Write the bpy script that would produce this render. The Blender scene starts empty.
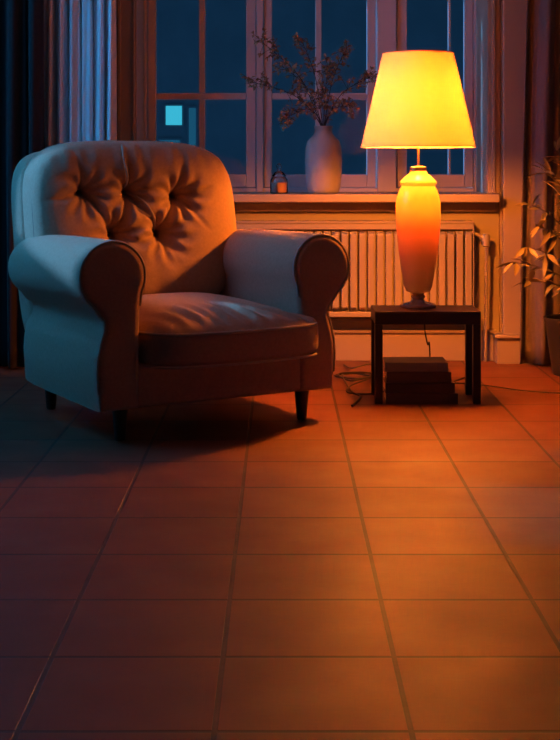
import bpy, bmesh, math, random
from mathutils import Vector, Matrix
random.seed(7)
R = math.radians
scene = bpy.context.scene
C = scene.collection

# ---------------------------------------------------------------- camera
F, HZ, H = 1300.0, 165.0, 0.95          # focal length in pixels, horizon row, eye height
cd = bpy.data.cameras.new('camera'); cam = bpy.data.objects.new('camera', cd); C.objects.link(cam)
cam.location = (0, 0, H); cam.rotation_euler = (R(90), 0, 0)
cd.sensor_fit = 'HORIZONTAL'; cd.sensor_width = 36; cd.lens = 36 * F / 560
cd.shift_y = -(370 - HZ) / 560; cd.clip_start = .05; cd.clip_end = 300
scene.camera = cam

# ---------------------------------------------------------------- world, moon, daylight left over in the window at the left
w = bpy.data.worlds.new('dusk'); scene.world = w; w.use_nodes = True
bg = w.node_tree.nodes['Background']; bg.inputs[0].default_value = (.012, .042, .085, 1); bg.inputs[1].default_value = .75

def lamp_light(name, kind, loc, energy, color, rot=(0, 0, 0), **kw):
    d = bpy.data.lights.new(name, kind); o = bpy.data.objects.new(name, d); C.objects.link(o)
    d.energy = energy; d.color = color; o.location = loc; o.rotation_euler = rot
    for k, v in kw.items(): setattr(d, k, v)
    return o
def aim(o, target):
    o.rotation_euler = (Vector(target) - o.location).to_track_quat('-Z', 'Y').to_euler()

moon = lamp_light('moon_sun', 'SUN', (-6, 10, 5), 5.0, (.16, .5, 1.0), angle=R(2)); aim(moon, (-6 + 8.0, 10 - 2.6, 5 - 3.4))
dusk = lamp_light('side_window_daylight', 'AREA', (-2.35, 4.85, 1.85), 42, (.035, .42, 1.0), shape='RECTANGLE', size=1.4, size_y=1.4)
aim(dusk, (-.7, 5.2, .8))
BULB = (.565, 5.315, 1.062)
bulb_l = lamp_light('table_lamp_light', 'POINT', BULB, 106, (1.0, .225, .018), shadow_soft_size=.04)
bulb_u = lamp_light('table_lamp_upper_light', 'POINT', (BULB[0], BULB[1], 1.24), 92, (1.0, .225, .018), shadow_soft_size=.04)
glow = lamp_light('lamp_body_night_light', 'POINT', (BULB[0], BULB[1], .80), 2.3, (1.0, .42, .05), shadow_soft_size=.03)

vs = scene.view_settings
scene.display_settings.display_device = 'sRGB'
vs.view_transform = 'Standard'; vs.look = 'None'; vs.gamma = 1; vs.use_curve_mapping = False; vs.exposure = 0.0

# ---------------------------------------------------------------- materials
def mat(name, col, rough=.6, bump=0, bscale=200, metal=0, sheen=0, spec=.5, var=0, vscale=8, emit=None, estr=0, coat=0, stretch=None):
    m = bpy.data.materials.new(name); m.use_nodes = True; nt = m.node_tree; N = nt.nodes; L = nt.links
    b = N['Principled BSDF']; b.inputs['Base Color'].default_value = (*col, 1); b.inputs['Roughness'].default_value = rough
    b.inputs['Metallic'].default_value = metal; b.inputs['Specular IOR Level'].default_value = spec
    b.inputs['Sheen Weight'].default_value = sheen; b.inputs['Sheen Roughness'].default_value = .4
    b.inputs['Coat Weight'].default_value = coat
    tc = N.new('ShaderNodeTexCoord'); mp = N.new('ShaderNodeMapping'); L.new(tc.outputs['Object'], mp.inputs['Vector'])
    if stretch: mp.inputs['Scale'].default_value = stretch
    if bump:
        n = N.new('ShaderNodeTexNoise'); n.inputs['Scale'].default_value = bscale; n.inputs['Detail'].default_value = 4
        L.new(mp.outputs[0], n.inputs['Vector'])
        bp = N.new('ShaderNodeBump'); bp.inputs['Strength'].default_value = bump; bp.inputs['Distance'].default_value = .004
        L.new(n.outputs['Fac'], bp.inputs['Height']); L.new(bp.outputs[0], b.inputs['Normal'])
    if var:
        n = N.new('ShaderNodeTexNoise'); n.inputs['Scale'].default_value = vscale; n.inputs['Detail'].default_value = 6
        L.new(mp.outputs[0], n.inputs['Vector'])
        mx = N.new('ShaderNodeMix'); mx.data_type = 'RGBA'
        mx.inputs[6].default_value = (*[c * (1 - var) for c in col], 1); mx.inputs[7].default_value = (*[min(1, c * (1 + var)) for c in col], 1)
        L.new(n.outputs['Fac'], mx.inputs[0]); L.new(mx.outputs[2], b.inputs['Base Color'])
    if emit:
        b.inputs['Emission Color'].default_value = (*emit, 1); b.inputs['Emission Strength'].default_value = estr
    return m

M = {}
M['wall'] = mat('cream_wall_paint', (.33, .29, .23), .75, .06, 60, var=.08, vscale=3)
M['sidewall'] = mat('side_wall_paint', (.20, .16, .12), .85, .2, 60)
M['ceiling'] = mat('ceiling_paint', (.62, .57, .50), .9)
M['trim'] = mat('cream_painted_wood', (.31, .245, .19), .5, .04, 40, var=.07, vscale=5)
M['sash'] = mat('white_painted_sash', (.52, .46, .48), .45, .1, 60)
M['radiator'] = mat('enamelled_radiator', (.30, .25, .19), .42, .1, 30)
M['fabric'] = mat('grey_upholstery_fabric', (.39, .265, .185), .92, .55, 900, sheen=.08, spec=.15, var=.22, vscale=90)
M['piping'] = mat('upholstery_piping', (.34, .28, .22), .6, .2, 900, sheen=.3)
M['button'] = mat('fabric_button', (.12, .10, .08), .3, .2, 500)
M['darkwood'] = mat('dark_stained_wood', (.025, .014, .010), .4, .2, 60)
M['blackmetal'] = mat('black_powder_coated_metal', (.010, .009, .009), .42, .1, 300)
M['tabletop'] = mat('dark_walnut_top', (.03, .014, .010), .5, .15, 30, stretch=(1, 9, 1), var=.3)
M['brass'] = mat('brass_rod', (.75, .5, .25), .3, metal=1)
M['cable'] = mat('black_rubber_cable', (.012, .010, .010), .5)
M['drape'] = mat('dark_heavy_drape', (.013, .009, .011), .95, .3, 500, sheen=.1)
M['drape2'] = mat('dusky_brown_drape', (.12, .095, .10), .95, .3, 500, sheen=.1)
M['pot'] = mat('dark_glazed_pot', (.02, .018, .018), .35)
M['soil'] = mat('potting_soil', (.02, .013, .01), .95, .8, 80)
M['stem'] = mat('plant_stem', (.10, .07, .03), .7)
M['leaf'] = mat('olive_leaf', (.20, .155, .055), .5, .2, 80, var=.4, vscale=9)
M['dry'] = mat('dried_leaf', (.30, .21, .12), .8, .2, 90, var=.4, vscale=20)
M['drystem'] = mat('dried_twig', (.07, .05, .04), .8)
M['vase'] = mat('pale_stoneware', (.36, .33, .33), .65, .5, 60, var=.18, vscale=14)
M['wax'] = mat('pink_wax', (.55, .27, .22), .5)
M['paper'] = mat('book_pages', (.42, .38, .32), .8, .3, 300, stretch=(1, 1, 12))
M['facade'] = mat('outside_facade', (.28, .36, .40), .9, var=.3, vscale=.6)
M['lit'] = mat('lit_window_far', (.05, .2, .25), .5, emit=(.05, .52, .68), estr=1.0)
M['dimlit'] = mat('dim_pane_far', (.03, .1, .15), .5, emit=(.02, .17, .30), estr=.45)
M['foliage'] = mat('outside_hedge', (.03, .06, .05), .95, .8, 5)
M['frostbulb'] = mat('frosted_bulb', (1, .8, .5), .4, emit=(1, .5, .1), estr=25)

def thin_glass(name, tint=(.9, .95, 1), ior=1.5):
    m = bpy.data.materials.new(name); m.use_nodes = True; nt = m.node_tree; N = nt.nodes; L = nt.links
    N.remove(N['Principled BSDF']); out = N['Material Output']
    t = N.new('ShaderNodeBsdfTransparent'); t.inputs[0].default_value = (*tint, 1)
    g = N.new('ShaderNodeBsdfGlossy'); g.inputs['Roughness'].default_value = .015
    fr = N.new('ShaderNodeFresnel'); fr.inputs[0].default_value = ior
    mx = N.new('ShaderNodeMixShader'); L.new(fr.outputs[0], mx.inputs[0]); L.new(t.outputs[0], mx.inputs[1]); L.new(g.outputs[0], mx.inputs[2])
    L.new(mx.outputs[0], out.inputs[0]); return m
M['glass'] = thin_glass('window_glass', (.85, .92, .97), 1.55)
M['jarglass'] = thin_glass('clear_jar_glass', (.9, .92, .93), 1.5)

def translucent(name, col, tcol, fac, bump=0):
    m = bpy.data.materials.new(name); m.use_nodes = True; nt = m.node_tree; N = nt.nodes; L = nt.links
    N.remove(N['Principled BSDF']); out = N['Material Output']
    d = N.new('ShaderNodeBsdfDiffuse'); d.inputs[0].default_value = (*col, 1)
    t = N.new('ShaderNodeBsdfTranslucent'); t.inputs[0].default_value = (*tcol, 1)
    mx = N.new('ShaderNodeMixShader'); mx.inputs[0].default_value = fac
    L.new(d.outputs[0], mx.inputs[1]); L.new(t.outputs[0], mx.inputs[2]); L.new(mx.outputs[0], out.inputs[0])
    if bump:
        n = N.new('ShaderNodeTexNoise'); n.inputs['Scale'].default_value = 350
        tc = N.new('ShaderNodeTexCoord'); mp = N.new('ShaderNodeMapping'); mp.inputs['Scale'].default_value = (1, 1, .25)
        L.new(tc.outputs['Object'], mp.inputs[0]); L.new(mp.outputs[0], n.inputs['Vector'])
        mr = N.new('ShaderNodeMapRange'); mr.inputs[3].default_value = fac - bump; mr.inputs[4].default_value = fac + bump
        L.new(n.outputs['Fac'], mr.inputs[0]); L.new(mr.outputs[0], mx.inputs[0])
    return m
M['shade'] = translucent('linen_lamp_shade', (.85, .50, .30), (.95, .47, .20), .088, .012)
M['sheer'] = translucent('sheer_curtain_cloth', (.8, .82, .86), (.4, .42, .5), .15)

# floor: square terracotta tiles with grout
def floor_mat():
    m = bpy.data.materials.new('terracotta_tiles'); m.use_nodes = True; nt = m.node_tree; N = nt.nodes; L = nt.links
    b = N['Principled BSDF']; tc = N.new('ShaderNodeTexCoord'); mp = N.new('ShaderNodeMapping')
    mp.inputs['Location'].default_value = (.11, .13, 0)
    L.new(tc.outputs['Object'], mp.inputs[0])
    br = N.new('ShaderNodeTexBrick'); br.offset = 0; br.inputs['Scale'].default_value = 1
    br.inputs['Brick Width'].default_value = .33; br.inputs['Row Height'].default_value = .33
    br.inputs['Mortar Size'].default_value = .006; br.inputs['Mortar Smooth'].default_value = .3
    br.inputs['Color1'].default_value = (.19, .06, .028, 1); br.inputs['Color2'].default_value = (.15, .045, .02, 1)
    br.inputs['Mortar'].default_value = (.035, .018, .012, 1)
    L.new(mp.outputs[0], br.inputs['Vector'])
    n = N.new('ShaderNodeTexNoise'); n.inputs['Scale'].default_value = 5; n.inputs['Detail'].default_value = 8; L.new(mp.outputs[0], n.inputs['Vector'])
    mx = N.new('ShaderNodeMix'); mx.data_type = 'RGBA'; mx.blend_type = 'MULTIPLY'; mx.inputs[0].default_value = .55
    L.new(br.outputs['Color'], mx.inputs[6]); L.new(n.outputs['Color'], mx.inputs[7])
    g = N.new('ShaderNodeRGBToBW'); L.new(n.outputs['Color'], g.inputs[0]); L.new(g.outputs[0], mx.inputs[7])
    L.new(mx.outputs[2], b.inputs['Base Color'])
    mr = N.new('ShaderNodeMapRange'); mr.inputs[3].default_value = .38; mr.inputs[4].default_value = .7
    L.new(n.outputs['Fac'], mr.inputs[0]); L.new(mr.outputs[0], b.inputs['Roughness'])
    bp = N.new('ShaderNodeBump'); bp.inputs['Strength'].default_value = .6; bp.inputs['Distance'].default_value = .004
    inv = N.new('ShaderNodeMath'); inv.operation = 'SUBTRACT'; inv.inputs[0].default_value = 1; L.new(br.outputs['Fac'], inv.inputs[1])
    ad = N.new('ShaderNodeMath'); ad.operation = 'MULTIPLY_ADD'; ad.inputs[1].default_value = .35
    L.new(n.outputs['Fac'], ad.inputs[0]); L.new(inv.outputs[0], ad.inputs[2]); L.new(ad.outputs[0], bp.inputs['Height'])
    L.new(bp.outputs[0], b.inputs['Normal']); return m
M['floor'] = floor_mat()

# ombre glass of the lamp body: yellow shoulder, orange belly, smoky foot
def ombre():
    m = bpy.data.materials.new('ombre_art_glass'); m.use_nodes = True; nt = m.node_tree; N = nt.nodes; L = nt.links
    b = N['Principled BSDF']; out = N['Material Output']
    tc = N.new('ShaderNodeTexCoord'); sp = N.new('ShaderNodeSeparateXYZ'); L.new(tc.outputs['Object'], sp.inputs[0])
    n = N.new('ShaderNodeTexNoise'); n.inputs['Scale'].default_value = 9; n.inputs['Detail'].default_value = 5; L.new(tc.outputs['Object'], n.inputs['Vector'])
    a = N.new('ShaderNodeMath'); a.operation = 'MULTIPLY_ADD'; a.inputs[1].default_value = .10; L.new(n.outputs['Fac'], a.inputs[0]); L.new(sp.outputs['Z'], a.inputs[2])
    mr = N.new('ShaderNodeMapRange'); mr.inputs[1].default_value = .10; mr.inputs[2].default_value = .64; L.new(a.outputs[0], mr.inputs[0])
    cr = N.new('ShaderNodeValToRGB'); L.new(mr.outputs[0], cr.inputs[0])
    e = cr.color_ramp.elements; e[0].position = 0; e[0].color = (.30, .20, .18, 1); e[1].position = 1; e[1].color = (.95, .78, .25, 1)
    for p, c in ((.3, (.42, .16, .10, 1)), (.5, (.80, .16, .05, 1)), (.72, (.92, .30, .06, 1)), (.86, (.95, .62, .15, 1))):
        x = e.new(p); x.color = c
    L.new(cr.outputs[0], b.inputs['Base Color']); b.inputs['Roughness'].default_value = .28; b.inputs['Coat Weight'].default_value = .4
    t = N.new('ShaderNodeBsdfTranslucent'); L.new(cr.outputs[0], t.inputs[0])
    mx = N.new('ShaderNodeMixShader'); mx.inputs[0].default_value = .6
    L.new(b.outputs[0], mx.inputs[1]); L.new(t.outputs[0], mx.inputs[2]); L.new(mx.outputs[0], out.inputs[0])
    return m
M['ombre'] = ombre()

# ---------------------------------------------------------------- mesh helpers
class MB:
    def __init__(s): s.v = []; s.f = []
    def add(s, v, f):
        o = len(s.v); s.v += [tuple(p) for p in v]; s.f += [tuple(i + o for i in q) for q in f]; return s
    def box(s, x0, x1, y0, y1, z0, z1):
        v = [(x, y, z) for x in (x0, x1) for y in (y0, y1) for z in (z0, z1)]
        return s.add(v, [(0, 1, 3, 2), (4, 6, 7, 5), (0, 4, 5, 1), (2, 3, 7, 6), (0, 2, 6, 4), (1, 5, 7, 3)])
    def tube(s, pts, r, n=8, closed=False):
        P = [Vector(p) for p in pts]; m = len(P); rr = r if isinstance(r, (list, tuple)) else [r] * m
        v = []; f = []; up = None
        for i in range(m):
            a = P[(i - 1) % m] if (closed or i > 0) else P[i]; b = P[(i + 1) % m] if (closed or i < m - 1) else P[i]
            t = (b - a).normalized() if (b - a).length > 1e-9 else Vector((0, 0, 1))
            if up is None:
                up = Vector((0, 0, 1)) if abs(t.z) < .9 else Vector((1, 0, 0))
            u = (up - t * up.dot(t)).normalized(); up = u; w_ = t.cross(u)
            for k in range(n):
                an = 2 * math.pi * k / n; v.append(P[i] + (u * math.cos(an) + w_ * math.sin(an)) * rr[i])
        for i in range(m if closed else m - 1):
            j = (i + 1) % m
            for k in range(n): f.append((i * n + k, i * n + (k + 1) % n, j * n + (k + 1) % n, j * n + k))
        if not closed:
            f.append(tuple(range(n - 1, -1, -1))); f.append(tuple((m - 1) * n + k for k in range(n)))
        return s.add(v, f)
    def lathe(s, prof, n=40, c=(0, 0, 0), cap0=True, cap1=True):
        v = []; f = []
        for r, z in prof:
            for k in range(n):
                a = 2 * math.pi * k / n; v.append((c[0] + r * math.cos(a), c[1] + r * math.sin(a), c[2] + z))
        for i in range(len(prof) - 1):
            for k in range(n): f.append((i * n + k, i * n + (k + 1) % n, (i + 1) * n + (k + 1) % n, (i + 1) * n + k))
        if cap0: f.append(tuple(range(n - 1, -1, -1)))
        if cap1: f.append(tuple((len(prof) - 1) * n + k for k in range(n)))
        return s.add(v, f)
    def loft(s, rings):
        n = len(rings[0]); v = [p for r in rings for p in r]; f = []
        for i in range(len(rings) - 1):
            for k in range(n): f.append((i * n + k, i * n + (k + 1) % n, (i + 1) * n + (k + 1) % n, (i + 1) * n + k))
        f.append(tuple(range(n - 1, -1, -1))); f.append(tuple((len(rings) - 1) * n + k for k in range(n)))
        return s.add(v, f)
    def build(s, name, m, parent=None, smooth=True, bevel=0, loc=None, rot=None, angle=40, subd=0, solid=0, keep=False):
        me = bpy.data.meshes.new(name); me.from_pydata([tuple(p) for p in s.v], [], s.f); me.update()
        bm = bmesh.new(); bm.from_mesh(me)
        if not keep: bmesh.ops.recalc_face_normals(bm, faces=bm.faces)
        if smooth:
            for q in bm.faces: q.smooth = True
            for e in bm.edges:
                if len(e.link_faces) == 2 and e.calc_face_angle(0) > R(angle): e.smooth = False
        bm.to_mesh(me); bm.free()
        me.materials.append(m)
        o = bpy.data.objects.new(name, me); C.objects.link(o)
        if parent: o.parent = parent
        if loc: o.location = loc
        if rot: o.rotation_euler = rot
        if bevel:
            b = o.modifiers.new('bevel', 'BEVEL'); b.width = bevel; b.segments = 2; b.limit_method = 'ANGLE'; b.angle_limit = R(35)
        if solid:
            b = o.modifiers.new('solid', 'SOLIDIFY'); b.thickness = solid; b.offset = 0
        if subd:
            b = o.modifiers.new('subd', 'SUBSURF'); b.levels = b.render_levels = subd
        return o

def thing(name, label, cat, loc=(0, 0, 0), rz=0, group=None):
    o = bpy.data.objects.new(name, None); C.objects.link(o); o.empty_display_size = .1
    o.location = loc; o.rotation_euler = (0, 0, rz); return tag(o, label, cat, group)
def tag(o, label, cat, group=None):
    o['label'] = label; o['category'] = cat
    if group: o['group'] = group
    return o
def struct(o, label=None, cat=None):
    o['kind'] = 'structure'
    if label: o['label'] = label
    if cat: o['category'] = cat
    return o
def X(px, D): return (px - 280) * D / F
def Z(py, D): return H + (HZ - py) * D / F
def smoothpath(pts, n=10):
    P = [Vector(p) for p in pts]; out = []
    for i in range(len(P) - 1):
        a = P[max(i - 1, 0)]; b = P[i]; c = P[i + 1]; d = P[min(i + 2, len(P) - 1)]
        for k in range(n):
            t = k / n
            out.append(.5 * ((2 * b) + (c - a) * t + (2 * a - 5 * b + 4 * c - d) * t * t + (3 * b - a - 3 * c + d) * t ** 3))
    out.append(P[-1]); return out

# ================================================================ SETTING
WY, GY = 6.33, 6.70                      # face of the window wall, plane of the sashes
XL, XR, YB, ZC = -2.15, 2.3, -.9, 2.65
WX0, WX1, WZ0, WZ1 = X(137, WY), X(487, WY), .7725, 2.32
struct(MB().box(XL - .2, XR + .2, YB - .2, 7.0, -.1, 0).build('floor', M['floor'], smooth=False), 'terracotta tiled floor in square tiles', 'floor')
struct(MB().box(XL - .2, XR + .2, YB - .2, 7.0, ZC, ZC + .1).build('ceiling', M['ceiling'], smooth=False), 'plain painted ceiling', 'ceiling')
b = MB()
b.box(XL - .2, WX0, WY, 7.0, 0, ZC); b.box(WX1, XR + .2, WY, 7.0, 0, ZC)
b.box(WX0, WX1, WY, 7.0, 0, WZ0); b.box(WX0, WX1, WY, 7.0, WZ1, ZC)
struct(b.build('wall_back', M['wall'], smooth=False), 'cream wall with the deep window recess', 'wall')
b = MB(); ly0, ly1, lz0, lz1 = 4.15, 5.55, 1.15, 2.5
b.box(XL - .2, XL, YB, ly0, 0, ZC); b.box(XL - .2, XL, ly1, WY, 0, ZC); b.box(XL - .2, XL, ly0, ly1, 0, lz0); b.box(XL - .2, XL, ly0, ly1, lz1, ZC)
struct(b.build('wall_left', M['sidewall'], smooth=False))
struct(MB().box(XR, XR + .2, YB, WY, 0, ZC).build('wall_right', M['sidewall'], smooth=False))
struct(MB().box(XL - .2, XR + .2, YB - .2, YB, 0, ZC).build('wall_front', M['sidewall'], smooth=False))

# sill board, casing, pilaster, baseboards
b = MB().box(X(150, 6.15) - .45, X(500, 6.15), 6.15, GY + .02, WZ0, .8125)
struct(b.build('window_sill', M['trim'], smooth=False, bevel=.006), 'long cream painted window sill board', 'sill')
b = MB().box(WX0 - .02, X(498, 6.25), 6.29, WY, .725, WZ0)
struct(b.build('trim_1', M['trim'], smooth=False, bevel=.004))
b = MB()
b.box(X(487, 6.30), X(500, 6.28), 6.28, WY, .8125, ZC); b.box(X(487, 6.3) + .02, X(487, 6.3) + .035, 6.265, 6.285, .8125, ZC)
b.box(X(500, 6.28) + .002, X(500, 6.28) + .012, 6.29, WY, .0, ZC)
struct(b.build('trim_2', M['trim'], smooth=False, bevel=.003))
b = MB(); b.box(X(113, 6.28), X(137, 6.30), 6.28, WY, 0, ZC); b.box(X(133, 6.28), X(135, 6.28), 6.265, 6.285, 0, ZC); b.box(X(118, 6.28), X(121, 6.28), 6.265, 6.285, 0, ZC)
struct(b.build('trim_3', M['trim'], smooth=False, bevel=.003))
b = MB().box(X(503, 6.24), X(531, 6.24), 6.24, WY, 0, ZC)
struct(b.build('trim_4', M['trim'], smooth=False, bevel=.006))
b = MB().box(X(497, 6.2), X(533, 6.2), 6.2, WY, 0, .125).box(X(495, 6.19), X(534, 6.19), 6.185, WY, .125, .14)
struct(b.build('trim_5', M['trim'], smooth=False, bevel=.003))
b = MB().box(XL, X(497, 6.3), 6.305, WY, 0, .135).box(XL, X(497, 6.3), 6.295, WY, .135, .15)
b.box(X(534, 6.3), XR, 6.305, WY, 0, .135)
struct(b.build('baseboard_back', M['trim'], smooth=False, bevel=.003))
struct(MB().box(WX0, X(487, 6.3), 6.318, WY, .19, .205).build('trim_6', M['trim'], smooth=False, bevel=.002))
struct(MB().box(XL, XL + .02, YB, WY, 0, .13).build('baseboard_left', M['trim'], smooth=False))
struct(MB().box(XR - .02, XR, YB, WY, 0, .13).build('baseboard_right', M['trim'], smooth=False))

# the three casements in their frame
def gx(px): return X(px, GY)
def gz(py): return Z(py, GY)
top = WZ1
b = MB()
for a, c in ((None, 147), (256.5, 263), (377, 396), (473.5, None)):
    x0 = WX0 - .01 if a is None else gx(a); x1 = WX1 + .01 if c is None else gx(c)
    b.box(x0, x1, GY - .02, GY + .09, .8125, top)
b.box(WX0, WX1, GY - .02, GY + .09, top - .04, top); b.box(WX0, WX1, GY - .01, GY + .09, .79, .832)
struct(b.build('window_frame', M['sash'], smooth=False, bevel=.003), 'painted outer frame and mullions of the window', 'window frame')
zb = gz(174.5)
mid = gz(96)
def casement(n, s0, g0, g1, s1, munt, label):
    root = bpy.data.objects.new('window_%d' % n, None); C.objects.link(root); root['kind'] = 'structure'; root['label'] = label; root['category'] = 'window'
    y0, y1 = GY, GY + .045
    f = MB(); z0, z1 = .835, top - .045
    f.box(gx(s0), gx(g0), y0, y1, z0, z1); f.box(gx(g1), gx(s1), y0, y1, z0, z1)
    f.box(gx(g0), gx(g1), y0, y1, z0, zb); f.box(gx(g0), gx(g1), y0, y1, gz(-105), z1)
    f.build('sash', M['sash'], root, smooth=False, bevel=.004)
    m = MB()
    for a, c in munt: m.box(gx(a), gx(c), y0 + .008, y1 - .008, zb, gz(-105))
    for py in (96.3, -4.5): m.box(gx(g0), gx(g1), y0 + .006, y1 - .006, gz(py + 3.2), gz(py - 3.2))
    m.build('muntin', M['sash'], root, smooth=False, bevel=.003)
    MB().add([(gx(g0) - .004, GY + .022, zb - .004), (gx(g1) + .004, GY + .022, zb - .004), (gx(g1) + .004, GY + .022, gz(-105)), (gx(g0) - .004, GY + .022, gz(-105))], [(0, 1, 2, 3)]).build('glass_pane', M['glass'], root, smooth=False, keep=True)
    return root
casement(1, 148, 156, 246, 256, [(199, 205)], 'left casement window with a lit window far outside')
casement(2, 264, 272, 367, 376, [(315.5, 321.5)], 'middle casement window behind the vase of dried branches')
casement(3, 397, 407, 464.5, 473, [(448.5, 451)], 'right casement window behind the table lamp')
# the other window, in the left wall beside the armchair
b = MB(); xx = XL - .12
for yy in (ly0, (ly0 + ly1) / 2, ly1): b.box(xx, xx + .05, yy - .035, yy + .035, lz0, lz1)
for zz in (lz0, (lz0 + lz1) / 2, lz1): b.box(xx, xx + .05, ly0, ly1, zz - .035, zz + .035)
struct(b.build('window_4', M['sash'], smooth=False), 'side window in the left wall', 'window')

# outside
root = thing('apartment_building', 'dark building far outside, one square window lit teal', 'building', (0, 40, 0))
b = MB().box(-9, 9, 0, 6, -4, 12); b.build('facade', M['facade'], root, smooth=False)
def far_window(px0, px1, py0, py1, m, nm='lit_window'):
    x0, x1 = X(px0, 40), X(px1, 40); z0, z1 = Z(py1, 40), Z(py0, 40)
    f = MB().box(x0 - .06, x1 + .06, -.05, .02, z0 - .06, z1 + .06).build('window', M['facade'], root, smooth=False)
    MB().box(x0, x1, -.07, -.03, z0, z1).build('pane', m, f, smooth=False)
far_window(166, 182, 106, 125, M['lit'])
far_window(189, 196, 108, 150, M['dimlit'])  # narrow glowing strip standing in for a curtain reflection on the glass
far_window(160, 180, 140, 160, M['dimlit'])
struct(MB().box(-30, 30, 7.2, 80, -4.2, -4).build('ground', M['facade'], smooth=False))
tag(bpy.data.objects['ground'], 'dark ground outside', 'ground')

# ================================================================ curtains
def curtain(name, x0, x1, y, z0, z1, nf, amp, m, label, edge=None, seed=1, thick=.003):
    rnd = random.Random(seed); nx = nf * 14; nz = 26; ph = [rnd.uniform(-.5, .5) for _ in range(nf + 2)]
    v = []; f = []
    for j in range(nz + 1):
        t = j / nz; z = z0 + (z1 - z0) * t
        for i in range(nx + 1):
            s = i / nx; k = s * nf; p = ph[int(k)] * (1 - k % 1) + ph[int(k) + 1] * (k % 1)
            xa, xb = x0, x1
            if edge: xa = x0 + edge(t)
            x = xa + (xb - xa) * s + .008 * math.sin(k * 6.28 * 1.0 + 3 * t + p)
            yy = y + amp * (.8 + .3 * p) * math.sin(2 * math.pi * k + p + .5 * t * math.sin(k)) + amp * .35 * math.sin(4.4 * math.pi * k + 2 * p)
            v.append((x, yy, z))
    for j in range(nz):
        for i in range(nx): a = j * (nx + 1) + i; f.append((a, a + 1, a + nx + 2, a + nx + 1))
    root = thing(name, label, 'curtain', ((x0 + x1) / 2, y, z0))
    ob = MB().add([(p[0] - (x0 + x1) / 2, p[1] - y, p[2] - z0) for p in v], f).build('curtain_cloth', m, root, solid=thick, keep=True, angle=180)
    hem = MB().tube([(x0 - (x0 + x1) / 2 + (x1 - x0) * i / 10, 0, z1 - z0 - .005) for i in range(11)], .012, 8).build('heading_tape', m, root)
    return root
curtain('sheer_curtain', X(40, 6.15), X(114, 6.15), 6.16, .012, 2.48, 6, .042, M['sheer'], 'pale sheer curtain hanging left of the window, behind the armchair', seed=4)
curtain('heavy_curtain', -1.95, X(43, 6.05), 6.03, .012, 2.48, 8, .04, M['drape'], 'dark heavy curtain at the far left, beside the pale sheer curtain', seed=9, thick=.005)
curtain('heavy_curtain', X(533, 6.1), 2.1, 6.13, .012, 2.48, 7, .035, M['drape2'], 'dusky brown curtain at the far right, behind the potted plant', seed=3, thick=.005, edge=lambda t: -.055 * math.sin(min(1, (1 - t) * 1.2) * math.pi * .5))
for x0, x1, y, lab in ((-2.1, X(120, 6.1), 6.09, 'dark curtain rail above the left pair of curtains'), (X(500, 6.1), 2.2, 6.13, 'dark curtain rail above the brown curtain at the right')):
    r = thing('curtain_rail', lab, 'curtain rail', ((x0 + x1) / 2, y, 2.5)); L = (x1 - x0) / 2
    MB().tube([(-L, 0, 0), (L, 0, 0)], .016, 12).build('rod', M['darkwood'], r)
    for s in (-1, 1): MB().box(s * L * .9 - .012, s * L * .9 + .012, 0, WY - y + .01, -.012, .012).build('bracket', M['darkwood'], r, smooth=False)

# ================================================================ radiator
RY = 6.22; rx0, rx1 = -.60, X(473, RY); rz0, rz1 = Z(317, RY), Z(222, RY)
rad = thing('radiator', 'cream ribbed radiator on the wall under the window sill', 'radiator', ((rx0 + rx1) / 2, RY, rz0))
rw = (rx1 - rx0) / 2; rh = rz1 - rz0
b = MB().box(-rw, rw, .034, .06, 0, rh - .005)
n = 36; p = 2 * rw / n
for i in range(n):
    c = -rw + p * (i + .5); hw = p * .43
    b.loft([[(c - hw, .036, z), (c - hw * .86, yy, z), (c + hw * .86, yy, z), (c + hw, .036, z)] for z, yy in ((.03, .018), (.045, 0), (rh - .06, 0), (rh - .045, .018))])
b.box(-rw, rw, .0, .03, rh - .036, rh - .006); b.box(-rw, rw, .0, .03, 0, .024)
b.build('ribbed_panel', M['radiator'], rad, smooth=False, bevel=.002)
b = MB().box(-rw - .006, rw + .006, -.006, .08, rh - .006, rh + .004)
b.build('top_grille', M['radiator'], rad, smooth=False, bevel=.002)
MB().box(rw, rw + .004, 0, .075, 0, rh).build('side_panel', M['radiator'], rad, smooth=False)
MB().tube(smoothpath([(rw - .01, .03, rh - .05), (rw + .03, .02, rh - .065), (rw + .064, .02, rh - .10), (rw + .068, .02, rh - .15), (rw + .066, .03, rh - .45), (rw + .066, .04, -rz0 + .005)], 8), .008, 8).build('supply_pipe', M['radiator'], rad)
v_ = MB().lathe([(.012, -.02), (.02, -.015), (.02, .03), (.014, .042)], 16, (rw + .064, .02, rh - .1)).build('valve', M['radiator'], rad)
MB().tube(smoothpath([(rw - .02, .03, .02), (rw + .03, .03, .015), (rw + .04, .04, -.04), (rw + .04, .04, -rz0 + .005)], 8), .007, 8).build('return_pipe', M['radiator'], rad)
for s in (-.7, .7): MB().box(s * rw - .015, s * rw + .015, .055, WY - RY - .002, rh * .3, rh * .8).build('wall_bracket', M['radiator'], rad, smooth=False)

# ================================================================ armchair
YAW = R(30.5)
ch = thing('armchair', 'large grey upholstered armchair with rolled arms and button-tufted back', 'armchair', (-.446 * .93, 5.352 * .93, .0665), YAW); ch.scale = (.93, .93, .93)

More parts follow.
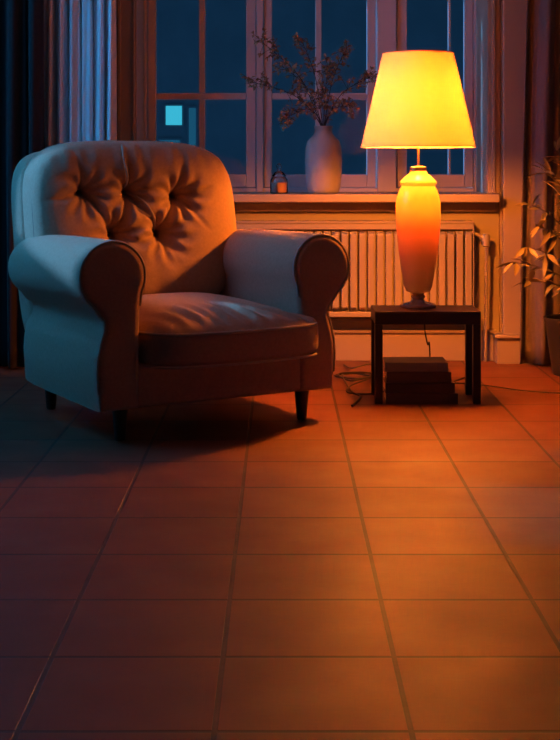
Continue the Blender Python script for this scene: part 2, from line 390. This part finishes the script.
def pbox(hx, hy, hz, p, n=24, nx=None):
    """rounded box of given half sizes: cube grid pushed onto a p-norm ball"""
    idx = {}; V = []; Fc = []
    def vid(a, b_, c):
        k = (a, b_, c)
        if k not in idx:
            q = [math.tan(t_ * .72) / math.tan(.72) for t_ in ((2 * a / n - 1), (2 * b_ / n - 1), (2 * c / n - 1))]
            l = sum(abs(t_) ** p for t_ in q) ** (1 / p)
            idx[k] = len(V); V.append([q[0] / l * hx, q[1] / l * hy, q[2] / l * hz])
        return idx[k]
    for i in range(n):
        for j in range(n):
            for s in (0, n):
                Fc.append((vid(s, i, j), vid(s, i + 1, j), vid(s, i + 1, j + 1), vid(s, i, j + 1)))
                Fc.append((vid(i, s, j), vid(i + 1, s, j), vid(i + 1, s, j + 1), vid(i, s, j + 1)))
                Fc.append((vid(i, j, s), vid(i + 1, j, s), vid(i + 1, j + 1, s), vid(i, j + 1, s)))
    return V, Fc
def lean(x, y, z): return (x - .028, y + .20 * (z - .35), z)

# tufted back cushion
BUT = [(-.245, .835), (-.045, .835), (.175, .815), (.085, .655), (-.125, .655)]
BC = (0, .265, .70); BH = (.468, .150, .355)
def segd(x, z, a, c):
    ax, az = a; bx, bz = c; dx, dz = bx - ax, bz - az; t = max(0, min(1, ((x - ax) * dx + (z - az) * dz) / (dx * dx + dz * dz)))
    return math.hypot(x - ax - t * dx, z - az - t * dz), t
CRE = [(BUT[0], BUT[4]), (BUT[4], BUT[1]), (BUT[1], BUT[3]), (BUT[3], BUT[2]),
       (BUT[0], (-.30, 1.04)), (BUT[1], (-.06, 1.05)), (BUT[2], (.22, 1.03)), (BUT[0], (-.46, .80)), (BUT[2], (.34, .86)),
       (BUT[3], (.14, .52)), (BUT[4], (-.20, .50)), (BUT[2], (.30, .66))]
def tuft(x, z):
    d = 0
    for i, (bx, bz) in enumerate(BUT):
        r = math.hypot(x - bx, z - bz); th = math.atan2(z - bz, x - bx)
        d += .060 * math.exp(-(r / .045) ** 2) + .045 * math.exp(-(r / .095) ** 2)
        d += .009 * math.cos(9 * th + i * 1.7 + 3 * math.sin(r * 20)) * math.exp(-((r - .07) / .05) ** 2)
    for k, (a, c) in enumerate(CRE):
        w_ = .016 if k < 4 else .012
        dist, t = segd(x, z, a, c)
        d += (.024 if k < 4 else .022 * (1 - t)) * math.exp(-(dist / w_) ** 2)
    # gathers along the top edge
    g = math.exp(-((z - .985) / .055) ** 2)
    d += g * .0035 * (math.sin(x * 62 + 2.2 * math.sin(x * 9)) + .6 * math.sin(x * 103 + 1))
    g = math.exp(-((z - .44) / .06) ** 2); d += g * .003 * math.sin(x * 50)
    return d
V, Fc = pbox(*BH, 4.0, 120)
vv = []
for x, y, z in V:
    xx_, zz_ = x, z + BC[2]
    xx_ *= 1 - .07 * max(0, (.62 - zz_) / .3)
    f_ = max(0, min(1, (-y / BH[1] - .15) / .5)); f_ = f_ * f_ * (3 - 2 * f_)
    vv.append(lean(xx_, y + BC[1] + f_ * (tuft(xx_, zz_) - .018), zz_))
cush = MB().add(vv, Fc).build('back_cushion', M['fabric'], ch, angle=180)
cush['label'] = 'button-tufted back cushion'
def surf(x, z, off=0.0):
    u = abs(x / BH[0]) ** 4 + abs((z - BC[2]) / BH[2]) ** 4
    y = -BH[1] * max(0, 1 - u) ** .25; f_ = max(0, min(1, (-y / BH[1] - .15) / .5)); f_ = f_ * f_ * (3 - 2 * f_)
    return lean(x, y + BC[1] + f_ * (tuft(x, z) - .018) - off, z)
for bx, bz in BUT:
    q = surf(bx, bz, .020)
    MB().lathe([(.003, .009), (.009, .0075), (.0125, .003), (.0125, -.003), (.009, -.006)], 18).build('button', M['button'], cush, loc=q, rot=(R(90) + .2, 0, 0), angle=60)
# corded seam from the top over the middle button to the lower one
sp_ = smoothpath([(-.075, 1.035, 0), (-.085, .98, 0), (-.07, .90, 0), (-.045, .845, 0), (0, .80, 0), (.045, .73, 0), (.082, .665, 0)], 8)
MB().tube([surf(q.x, q.y, .010) for q in sp_], .005, 8).build('seam', M['piping'], cush)
pp = []
for i in range(120):
    a = 2 * math.pi * i / 120; c_, s_ = math.cos(a), math.sin(a); l = (abs(c_) ** 3.6 + abs(s_) ** 3.6) ** (1 / 3.6)
    x = BH[0] * c_ / l * .985; z = BH[2] * s_ / l * .985 + BC[2]
    x *= 1 - .07 * max(0, (.62 - z) / .3)
    pp.append(lean(x, BC[1] - .055, z))
MB().tube(pp, .0065, 8, closed=True).build('piping', M['button'], cush)
# back shell
V, Fc = pbox(.475, .10, .46, 6, 30)
MB().add([lean(x * (1 - .05 * max(0, -(z) / .46)), y + .395, z + .56) for x, y, z in V], Fc).build('back_frame', M['fabric'], ch, angle=180)

# seat cushion
V, Fc = pbox(.335, .40, .068, 7, 90)
vv = []
for x, y, z in V:
    u, v_ = x / .335, y / .40
    zz_ = z
    tz = max(0, z / .068)
    if tz > 0:
        dome = .088 * (max(0, 1 - abs(u) ** 3.2)) ** .8 * (max(0, 1 - abs(v_) ** 3.0)) ** .6
        wr = math.exp(-((v_ + .74) / .20) ** 2) * .010 * (math.sin(x * 105 + 1.8 * math.sin(x * 14) + y * 26) + .5 * math.sin(x * 61 + y * 30)) * (.45 + .55 * max(0, min(1, .5 + u)))
        zz_ += tz * (dome + wr)
    fr_ = max(0, (-v_ - .5) / .5)
    xw = x + (.10 * u if u > 0 else 0) * max(0, min(1, (-(y - .135) - .44) / .04))
    vv.append((xw, y - .135 - .045 * fr_ * (1 - u * u), zz_ + .268))
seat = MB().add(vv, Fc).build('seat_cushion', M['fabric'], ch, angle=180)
def ring(z, o=.004):
    out = []
    for i in range(110):
        a = 2 * math.pi * i / 110; c_, s_ = math.cos(a), math.sin(a); l = (abs(c_) ** 7 + abs(s_) ** 7) ** (1 / 7)
        u, v_ = c_ / l, s_ / l; fr_ = max(0, (-v_ - .5) / .5)
        yq = (.40 - o) * v_ - .135; xw = (.10 * u if u > 0 else 0) * max(0, min(1, (-yq - .44) / .04))
        out.append(((.335 - o) * u + xw, yq - .045 * fr_ * (1 - u * u), z))
    return out
MB().tube(ring(.327), .006, 8, closed=True).build('piping', M['piping'], seat)
MB().tube(ring(.207), .005, 8, closed=True).build('piping', M['piping'], seat)

# base
V, Fc = pbox(.40, .42, .085, 14, 20)
MB().add([(x, y - .03, z + .133) for x, y, z in V], Fc).build('base_frame', M['fabric'], ch, angle=180)

# rolled arms
def arm_profile():
    P = []
    P += [(-.085, .05), (-.088, .20), (-.088, .32), (-.092, .43), (-.098, .48)]
    cx, cz, r = .020, .541, .133
    for k in range(0, 25):
        a = R(200 - k * 10.5); P.append((cx + r * math.cos(a), cz + r * math.sin(a)))
    P += [(.078, .405), (.056, .38), (.054, .35), (.068, .31), (.082, .25), (.086, .19), (.082, .12), (.070, .05)]
    return P
AP = arm_profile()
def inset(P, d):
    n = len(P); out = []
    for i in range(n):
        a = Vector(P[(i - 1) % n]); b_ = Vector(P[i]); c = Vector(P[(i + 1) % n])
        t = (c - a).normalized(); nrm = Vector((t.y, -t.x))          # profile runs clockwise: inward normal
        out.append(b_ + nrm * d)
    return out
def arm(side):
    rings = []; yf, yb = -.455, .40
    st = [(0, .030), (.004, .016), (.012, .007), (.024, .001), (.04, 0)]
    ys = [(yf + a, d) for a, d in st] + [(yf + .2, 0), (-.05, 0), (.1, .0), (.25, .002), (yb - .06, .006), (yb - .03, .012), (yb - .012, .022), (yb, .04)]
    for y, d in ys:
        t = (y - yf) / (yb - yf)
        q = inset(AP, d)
        rings.append([(side * (p_[0] + .43), y, p_[1] - .014 * t * (p_[1] > .4) + (.006 * math.sin(t * 3.1) if p_[1] > .4 else 0)) for p_ in q])
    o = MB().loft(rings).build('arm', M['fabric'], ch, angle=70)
    q = inset(AP, .004); q = q[3:-1]
    MB().tube([(side * (a[0] + .43), yf + .014, a[1]) for a in q], .0055, 8).build('piping', M['piping'], o)
    # pleats round the front of the roll
    b = MB()
    for k in range(7):
        a = R(50 + k * 14); cx, cz = .020, .541
        pts = []
        for j in range(6):
            r = .1305 + .0015 * math.sin(j / 5 * 3.14); pts.append((side * (.43 + cx + side * 0 + r * math.cos(a + j * .01)), yf + .03 + j * .014, cz + r * math.sin(a + j * .01) - .001))
        b.tube(pts, [.001, .0035, .004, .0035, .002, .0008], 6)
    b.build('pleats', M['fabric'], o)
    return o
arm(-1); arm(1)
for sx, sy in ((-1, -1), (1, -1), (-1, 1), (1, 1)):
    MB().lathe([(.017, -.0713), (.020, -.066), (.024, -.02), (.028, .03), (.032, .06), (.032, .07)], 20, (sx * .395, sy * .36 - .02, 0)).build('leg', M['darkwood'], ch)

# ================================================================ side table
TY = 5.165; tx0, tx1 = X(375, TY), X(481, TY); TD = .235; TZ = Z(311.5, TY)
tb = thing('side_table', 'low black metal side table with the lamp on it', 'side table', ((tx0 + tx1) / 2, TY + TD / 2, 0))
tw = (tx1 - tx0) / 2; hd = TD / 2; lt = .031; rl = .046
for sx in (-1, 1):
    for sy in (-1, 1):
        x0 = sx * tw; x1 = sx * (tw - lt); y0 = sy * hd; y1 = sy * (hd - lt)
        MB().box(min(x0, x1), max(x0, x1), min(y0, y1), max(y0, y1), 0, TZ - .006 - rl).build('leg', M['blackmetal'], tb, smooth=False, bevel=.002)
b = MB(); zz0, zz1 = TZ - .006 - rl, TZ - .006
b.box(-tw, tw, -hd, -hd + lt, zz0, zz1); b.box(-tw, tw, hd - lt, hd, zz0, zz1); b.box(-tw, -tw + lt, -hd + lt, hd - lt, zz0, zz1); b.box(tw - lt, tw, -hd + lt, hd - lt, zz0, zz1)
b.build('frame', M['blackmetal'], tb, smooth=False, bevel=.002)
MB().box(-tw, tw, -hd, hd, TZ - .006, TZ).build('table_top', M['tabletop'], tb, smooth=False, bevel=.0015)

# ================================================================ table lamp
LX, LY = BULB[0], BULB[1]
lp = thing('table_lamp', 'lit table lamp with yellow shade and orange glass body', 'lamp', (LX, LY, TZ))
def lz(py): return Z(py, LY) - TZ
def prof(pts): return [(r * LY / F, lz(y)) for r, y in pts]
PR = [(6, 293), (12.0, 291), (14, 286), (16.5, 272), (19.5, 252), (21.4, 232), (22.3, 214), (22.3, 204), (21.3, 197), (18.6, 189.5), (16.6, 186), (18.2, 183.5), (18.4, 181.5), (16.5, 180), (13.5, 177), (9.5, 174), (8.2, 170.5), (6.5, 170)]
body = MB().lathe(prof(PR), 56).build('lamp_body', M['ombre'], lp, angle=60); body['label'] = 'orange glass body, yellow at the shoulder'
b = MB().lathe(prof([(8.5, 171), (8.5, 167), (5, 166)]), 28); b.build('neck_cap', M['brass'], lp)
MB().tube([(0, 0, lz(167)), (0, 0, lz(108))], .0055, 12).build('rod', M['brass'], lp)
zf = lz(309.2)
foot = MB().lathe([(17.5 * LY / F, 0.0015), (18.5 * LY / F, .004), (18.5 * LY / F, .012), (16 * LY / F, .018), (9 * LY / F, .024), (5.5 * LY / F, .034), (7.5 * LY / F, .045), (5.5 * LY / F, .054), (6.5 * LY / F, lz(292.6))], 40).build('foot', mat('smoky_glass_foot', (.22, .12, .08), .08, coat=1, metal=.0, spec=1), lp); foot['label'] = 'small glossy glass foot'
# shade: two skins and hoops
rb, rt, zb_, zt_ = 57 * LY / F, 35.5 * LY / F, lz(146.8), lz(53.5)
n_ = 12
b = MB().lathe([(rb + (rt - rb) * i / n_, zb_ + (zt_ - zb_) * i / n_) for i in range(n_ + 1)], 64, cap0=False, cap1=False)
sh = b.build('lamp_shade', M['shade'], lp, keep=True, angle=180); sh['label'] = 'glowing yellow cloth shade'
for r_, z_ in ((rb, zb_), (rt, zt_)):
    MB().tube([(r_ * math.cos(2 * math.pi * k / 64), r_ * math.sin(2 * math.pi * k / 64), z_) for k in range(64)], .0028, 6, closed=True).build('trim_hoop', M['shade'], sh)
b = MB()
for k in range(3):
    a = k * 2.094 + .4; b.tube([(0, 0, zt_ - .012), (rt * math.cos(a), rt * math.sin(a), zt_ - .004)], .0018, 6)
b.build('shade_fitter', M['brass'], sh)
MB().tube([(0.0, 0, lz(108)), (0, 0, zt_ - .01)], .002, 6).build('harp', M['brass'], sh)
cord = smoothpath([(.02, .055, .008), (.035, .14, .006), (.045, .197, .0), (.048, .205, -.05), (.05, .204, -.12), (.062, .203, -.18), (.07, .21, -TZ + .19), (.09, .30, -TZ + .04), (.14, .36, -TZ + .006), (.32, .25, -TZ + .006), (.46, .12, -TZ + .006), (.62, .06, -TZ + .006), (.95, -.02, -TZ + .006), (1.3, .05, -TZ + .006)], 10)
MB().tube(cord, .0032, 8).build('power_cord', M['cable'], lp)

# ================================================================ books
def book(x0, x1, y0, z0, d, t, col, label, rz=0):
    r = thing('book', label, 'book', ((x0 + x1) / 2, y0 + d / 2, z0), rz, 'books stacked under the side table'); hw = (x1 - x0) / 2; hd_ = d / 2
    m = mat('book_cover', col, .5, .2, 200)
    b = MB().box(-hw, hw, -hd_, hd_, 0, .003).box(-hw, hw, -hd_, hd_, t - .003, t).box(-hw, hw, -hd_ - .002, -hd_ + .003, 0, t)
    b.build('cover', m, r, smooth=False, bevel=.001)
    MB().box(-hw + .005, hw - .005, -hd_ + .004, hd_ - .006, .0031, t - .0031).build('pages', M['paper'], r, smooth=False)
BY = 5.165; z = 0.0
for px0, px1, t, col, lab, rz in ((386, 458, .042, (.05, .040, .038), 'black book lying lowest in the stack, on the tiled floor', 0.0),
                          (385, 454.5, .040, (.035, .027, .025), 'black book second from the bottom of the stack under the table', .02),
                          (387, 451.5, .042, (.045, .038, .036), 'black book lying directly under the grey topmost one', -.015),
                          (385, 448, .036, (.13, .14, .16), 'slate grey book topmost of the stack under the table', .01)):
    book(X(px0, BY), X(px1, BY), BY, z + .0005, .155, t, col, lab, rz); z += t + .0015

# ================================================================ tangle of cables left of the table
rnd = random.Random(5)
def cablepath(cx, cy, n, r, sd):
    q = random.Random(sd); pts = []
    for i in range(n):
        a = i * 1.05 + q.uniform(-.25, .25); rr = r * q.uniform(.55, 1.1)
        pts.append((cx + rr * math.cos(a) * 1.1, cy + rr * math.sin(a) * 1.3, .006 + .02 * q.random()))
    return pts
c1 = cablepath(X(358, 5.75), 5.75, 16, .085, 3)
c1 += [(X(352, 5.4), 5.42, .006), (X(362, 5.2), 5.3, .006), (X(352, 5.1), 5.1, .006)]
tag(MB().tube(smoothpath(c1, 8), .0042, 8).build('power_cable', M['cable']), 'coiled black cable on the tiles between armchair and side table', 'cable')
c2 = [(X(344, 6.15), 6.15, .006), (X(352, 5.95), 5.95, .02), (X(372, 5.95), 5.97, .035), (X(376, 5.75), 5.8, .012), (X(352, 5.5), 5.52, .015), (X(347, 5.45), 5.4, .006), (X(368, 5.35), 5.36, .006), (X(395, 5.45), 5.45, .006), (X(440, 5.5), 5.55, .006), (X(470, 5.9), 5.85, .006)]
tag(MB().tube(smoothpath(c2, 10), .0036, 8).build('power_cable', M['cable']), 'loose black cable looping from the wall behind the side table', 'cable')

# ================================================================ on the sill
SZ = .8125
VY = 6.33; vx = X(323.5, VY)
def vz(py): return max(0.0005, Z(py, VY) - SZ)
vs_ = thing('ceramic_vase', 'pale stoneware bottle vase on the window sill', 'vase', (vx, VY, SZ))
k = VY / F
vp = [(13, 192.5), (15, 191.5), (17, 186), (18, 175), (18.4, 160), (18, 148), (16, 141), (11.5, 136.5), (9, 133.5), (8.5, 129), (9.5, 127), (9.3, 126.2), (7.5, 127), (7, 133), (6, 150)]
base_z = Z(192.5, VY)
sc_ = (Z(126.2, VY) - SZ) / (Z(126.2, VY) - base_z)
MB().lathe([(r * k, (Z(y, VY) - base_z) * sc_ + .0005) for r, y in vp], 44).build('vase_body', M['vase'], vs_, angle=60)
jx = X(279, 6.3); jy = 6.3
jr = thing('glass_jar', 'small clear lidded glass candle jar on the window sill', 'jar', (jx, jy, SZ + .0005))
MB().lathe([(.040, 0), (.043, .004), (.043, .05), (.041, .068), (.033, .078), (.031, .08)], 32, cap1=False).build('jar_body', M['jarglass'], jr, angle=60)
MB().lathe([(.038, .004), (.039, .006), (.039, .05), (.036, .053)], 28).build('candle', M['wax'], jr, angle=60)
MB().lathe([(.034, .081), (.034, .086), (.024, .10), (.010, .108), (.007, .116), (.012, .125), (.013, .133), (.008, .142), (.003, .145)], 28).build('lid', M['jarglass'], jr, angle=60)

# dried branches standing in the vase
def leafmesh(b, p, d, L, wd, rnd, up=Vector((0, 0, 1))):
    d = Vector(d).normalized(); s = d.cross(up)
    s = s.normalized() if s.length > 1e-3 else Vector((1, 0, 0)); nrm = s.cross(d)
    tw_ = rnd.uniform(-.9, .9); s, nrm = s * math.cos(tw_) + nrm * math.sin(tw_), nrm * math.cos(tw_) - s * math.sin(tw_)
    prof_ = [(0, .02), (.2, .6), (.45, 1), (.7, .75), (.9, .3), (1, .02)]; v = []; f = []
    for t, ww in prof_:
        c = Vector(p) + d * L * t - nrm * L * .28 * t * t
        v += [c - s * wd * ww + nrm * wd * .35 * ww, c, c + s * wd * ww + nrm * wd * .35 * ww]
    for i in range(5):
        for q in (0, 1): a = i * 3 + q; f.append((a, a + 1, a + 4, a + 3))
    b.add(v, f)
mouth = Z(126.2, VY)
tips = [((262, 44), -.10, 'dried branch in the vase reaching far left across the window frame'),
        ((252, 82), .02, 'dried branch in the vase leaning lowest to the left'),
        ((302, 42), -.03, 'tallest upright dried branch in the vase, curled at its tip'),
        ((283, 66), .05, 'dried branch in the vase fanning up left of the tallest one'),
        ((328, 70), -.06, 'short upright dried branch in the middle of the vase'),
        ((347, 48), .04, 'dried branch in the vase rising right towards the reflected lamp'),
        ((369, 78), -.05, 'dried branch in the vase leaning farthest right'),
        ((352, 108), -.10, 'short bushy dried branch in the vase bending right'),
        ((284, 120), -.09, 'drooping dried branch in the vase hanging low left over the jar')]
for i, ((tx, ty), dy, lab) in enumerate(tips):
    rnd = random.Random(20 + i)
    T = Vector((X(tx, VY), VY + dy, Z(ty, VY))); B0 = Vector((vx + rnd.uniform(-.012, .012), VY + rnd.uniform(-.012, .012), mouth - .1)); B1 = Vector((vx + (T.x - vx) * .05, VY + dy * .06, mouth + .012))
    mdl = B1.lerp(T, .5) + Vector(((vx - T.x) * .12, 0, .035 if i not in (8,) else .06))
    path = smoothpath([B0, B1, mdl, T], 10)
    root = thing('dried_branch', lab, 'dried branch', tuple(B0), 0, 'dried branches in the vase')
    sb = MB(); lb = MB(); O = B0
    sb.tube([q - O for q in path], [.0028 - .0018 * j / len(path) for j in range(len(path))], 6)
    short = (T - B1).length
    for j in range(14, len(path)):
        if j % 2 == 0 or j > 24:
            for rep in range(3):
                q = path[j] - O; tdir = (path[min(j + 1, len(path) - 1)] - path[j - 1]).normalized()
                dr = (tdir * rnd.uniform(.2, .9) + Vector((rnd.uniform(-1, 1), rnd.uniform(-1, 1), rnd.uniform(-.6, 1))) * .9).normalized()
                L = rnd.uniform(.025, .07); e = q + dr * L; 
                sb.tube([q, q + dr * L * .5 + Vector((0, 0, .004)), e], .0009, 5)
                for kk in range(rnd.randint(4, 7)):
                    dd = dr * .6 + Vector((rnd.uniform(-1, 1), rnd.uniform(-1, 1), rnd.uniform(-1, 1)))
                    leafmesh(lb, q + dr * L * rnd.uniform(.4, 1.05), dd, rnd.uniform(.012, .026), rnd.uniform(.004, .008), rnd)
    sb.build('stem', M['drystem'], root); lb.build('dried_leaves', M['dry'], root, keep=True, angle=180)

# ================================================================ potted plant at the right
PX, PY = X(571, 5.92), 5.88
pl = thing('potted_plant', 'leafy potted plant with arching stems at the right, before the brown curtain', 'plant', (PX, PY, 0))
MB().lathe([(.085, .001), (.09, .004), (.105, .10), (.125, .23), (.132, .245), (.132, .262), (.122, .262), (.118, .225)], 40).build('pot', M['pot'], pl, angle=50)
MB().lathe([(.117, .20), (.1175, .225), (.05, .232), (.002, .232)], 30).build('soil', M['soil'], pl)
rnd = random.Random(11)
stems = [(512, 262, -.12), (526, 247, -.3), (531, 205, -.2), (545, 172, -.1), (538, 226, -.35), (556, 150, 0), (580, 140, .05), (600, 190, -.1), (528, 281, -.3), (556, 235, -.4), (612, 240, -.15), (560, 196, -.25)]
for i, (tx, ty, dy) in enumerate(stems):
    D = PY + dy; T = Vector((X(tx, D), D, Z(ty, D))) - Vector((PX, PY, 0)); B0 = Vector((rnd.uniform(-.04, .04), rnd.uniform(-.04, .04), .225))
    m1 = B0 + Vector((T.x * .10, T.y * .15, (T.z - .22) * .65)); m2 = B0.lerp(T, .6) + Vector((T.x * -.05, 0, (T.z - .22) * .30))
    path = smoothpath([B0, m1, m2, T], 9)
    st = MB().tube(path, [.0045 - .003 * j / len(path) for j in range(len(path))], 6).build('stem', M['stem'], pl)
    lb = MB()
    for j in range(12, len(path)):
        if rnd.random() < .6 or j > len(path) - 4:
            tdir = (path[min(j + 1, len(path) - 1)] - path[j - 1]).normalized()
            dr = tdir * .7 + Vector((rnd.uniform(-1, 1), rnd.uniform(-1, .6), rnd.uniform(-.7, .5)))
            leafmesh(lb, path[j], dr, rnd.uniform(.06, .11), rnd.uniform(.008, .014), rnd)
    lb.build('leaves', M['leaf'], st, keep=True, angle=180)
